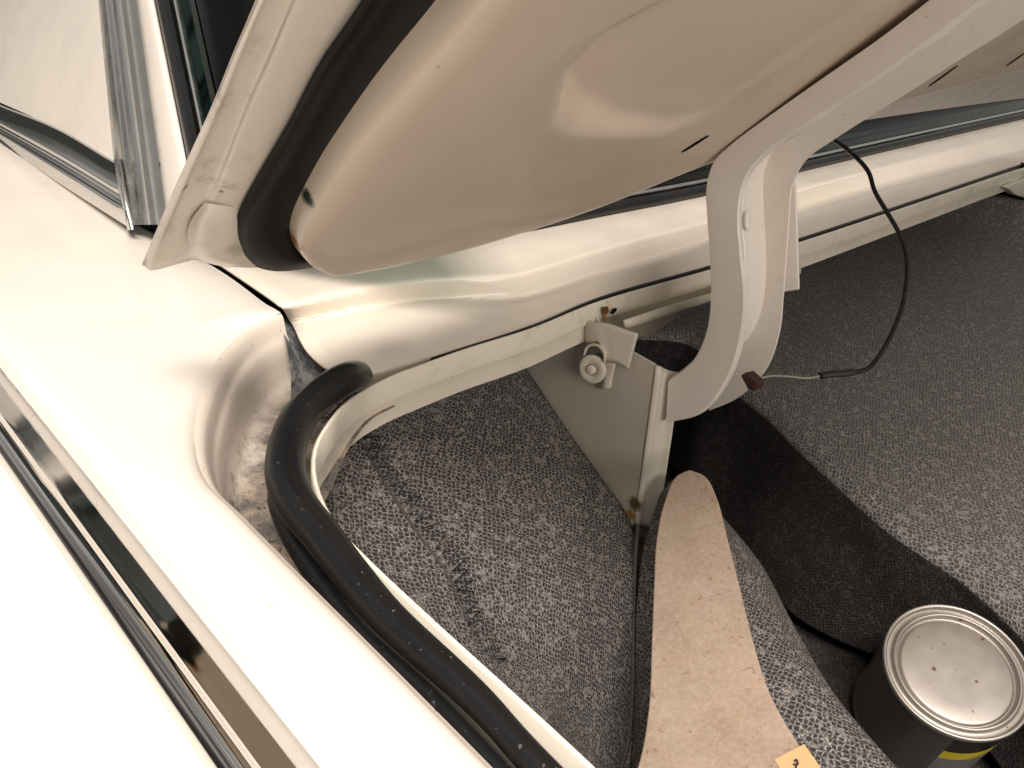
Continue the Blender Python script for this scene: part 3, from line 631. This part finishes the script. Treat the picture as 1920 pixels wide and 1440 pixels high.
board['label'] = 'tapering tan fibreboard panel standing against the woven carpet'; board['category'] = 'board'
tg_ = prism('paper_tag', [pb(u, v, .0006) for u, v in ((1452, 1424), (1508, 1395), (1560, 1470), (1500, 1505))], -bn*.0005, plain('tan_tape', (.66, .40, .19), .6), board, label='orange tan sticker with a black pen mark')
pen = plain('pen_ink', (.01, .01, .012), .6)
tube('pen_mark', [pb(u, v, .0009) for u, v in ((1489, 1428), (1494, 1424), (1495, 1432), (1492, 1440), (1499, 1448))], .0006, pen, tg_, n=16, seg=6)
tube('pen_mark', [pb(u, v, .0009) for u, v in ((1487, 1434), (1498, 1431))], .0006, pen, tg_, n=6, seg=6)

# ================================================================== PAINT CAN
cc = pd(1795, 1254, .640); vdir = nrm(cc-CAM)
pc = M @ np.array((142., -165., 0)); pc = nrm(pc-vdir*(pc @ vdir))
ca = nrm(-vdir*.86+pc*.51); RC, HC = .0535, .104
cb = cc-ca*HC
can = bpy.data.objects.new('paint_can', None); sc.collection.objects.link(can)
can['label'] = 'small metal paint can with a bare tin lid and yellow banded label'; can['category'] = 'can'
TIN = NT('tinplate'); s = TIN
s.b.inputs['Metallic'].default_value = .85
c = s.mix(s.ramp(s.noise(40, 4), .3, .8), (.40, .365, .325), (.35, .315, .28))
rs = s.ramp(s.noise(230, 3, .6), .70, .735); c = s.mix(rs, c, (.20, .07, .03))
for u, v, r in ((1751, 1254, .0021), (1831, 1278, .0016), (1770, 1207, .0009), (1748, 1215, .0008), (1843, 1198, .0018), (1801, 1163, .002)): c = s.mix(s.near(CAM+ray(u, v)*(((cc-ca*.0026-CAM) @ ca)/(ray(u, v) @ ca)), r, .3), c, (.17, .10, .065))
s.l(c, s.b.inputs['Base Color']); s.l(s.ramp(s.noise(90, 4), .3, .7, (.40, .40, .40, 1), (.47, .47, .47, 1)), s.b.inputs['Roughness'])
BODY = plain('can_grey_coating', (.115, .113, .112), .38, .5, scale=60); SILV = plain('can_silver_band', (.34, .34, .35), .35, .6)
YEL = plain('label_yellow', (.62, .47, .02), .4); BLK = plain('label_black', (.014, .013, .013), .35)
lathe('can_body', [(RC*.97, 0), (RC*1.0, .001), (RC*1.005, .003), (RC*.985, .005), (RC*.98, .008), (RC*.98, HC-.008), (RC*.985, HC-.005)], cb, ca, BODY, can, cap=False)
lathe('can_rim', [(RC*.983, HC-.008), (RC*.999, HC-.0055), (RC*1.012, HC-.003), (RC*1.008, HC-.0005), (RC*.985, HC+.0006), (RC*.955, HC-.001), (RC*.945, HC-.0040)], cb, ca, TIN.m, can, cap=False)
lathe('can_lid', [(RC*.95, HC-.0042), (RC*.90, HC-.0046), (RC*.875, HC-.0040), (RC*.865, HC-.0012), (RC*.845, HC-.0002), (RC*.825, HC-.0010), (RC*.815, HC-.0050), (RC*.79, HC-.0062), (RC*.775, HC-.0046), (RC*.76, HC-.0032), (RC*.73, HC-.0029), (RC*.5, HC-.0026), (.0004, HC-.0025)], cb, ca, TIN.m, can, cap=False)
# printed wrap on the far half of the can wall
tcan = nrm(np.cross(ca, (0.31, .9, .2))); bcan = np.cross(ca, tcan)
pdir = pd(1790, 1400, depth(cc))-cc; pdir = pdir-ca*(pdir @ ca); th0 = math.atan2(pdir @ bcan, pdir @ tcan)
side_ = pd(1900, 1400, depth(cc))-cc; side_ = side_-ca*(side_ @ ca); th1 = math.atan2(side_ @ bcan, side_ @ tcan)
sgn = 1 if ((th1-th0+math.pi) % (2*math.pi)-math.pi) > 0 else -1
def wrap(name, h0, h1, a0, a1, mat, r=.9812):
    G = [[cb+ca*h+RC*r*(tcan*math.cos(th0+sgn*a)+bcan*math.sin(th0+sgn*a)) for a in np.linspace(a0, a1, 40)] for h in (h0, h1)]
    return obj(name, grid_mesh(name, G), mat, can)
wrap('label_band', .070, .0965, -.20, 2.2, BLK); wrap('label_band', .054, .0698, -.20, 2.2, YEL, .9814); wrap('label_band', .010, .0538, -.20, 2.2, SILV, .9813)
wrap('label_emblem', .075, .081, .70, .82, plain('label_white', (.6, .6, .6), .4), .9825)
wrap('label_emblem', .058, .0595, .25, 1.0, plain('label_text_dark', (.22, .17, .02), .5), .9825)

# ================================================================== WIRE
wd = [(1540, 250, .93), (1565, 263, .915), (1600, 290, .895), (1628, 322, .885), (1640, 358, .88), (1662, 396, .875), (1685, 436, .87), (1699, 480, .865), (1699, 530, .86), (1690, 580, .855), (1672, 625, .85), (1650, 665, .845), (1628, 690, .84), (1604, 698, .838), (1585, 702, .836)]
wire = tube('electrical_wire', [pd(*q) for q in wd], .0024, rubber('wire_sheath', .9), None, n=120, seg=10)
wire['label'] = 'thin black electrical wire looping from the raised hinge arm over the carpet'; wire['category'] = 'wire'
tube('heat_shrink_sleeve', [pd(*q) for q in ((1600, 697, .836), (1585, 700, .8345), (1560, 701, .834), (1538, 705, .834))], .0044, plain('sleeve_rubber', (.022, .018, .019), .6), wire, n=14, seg=10, squash=(1, .75))
tube('bare_lead', [pd(*q) for q in ((1540, 705, .834), (1515, 709, .835), (1480, 706, .836), (1445, 705, .838), (1415, 712, .838))], .0012, plain('grey_lead', (.33, .31, .25), .5), wire, n=24, seg=8)
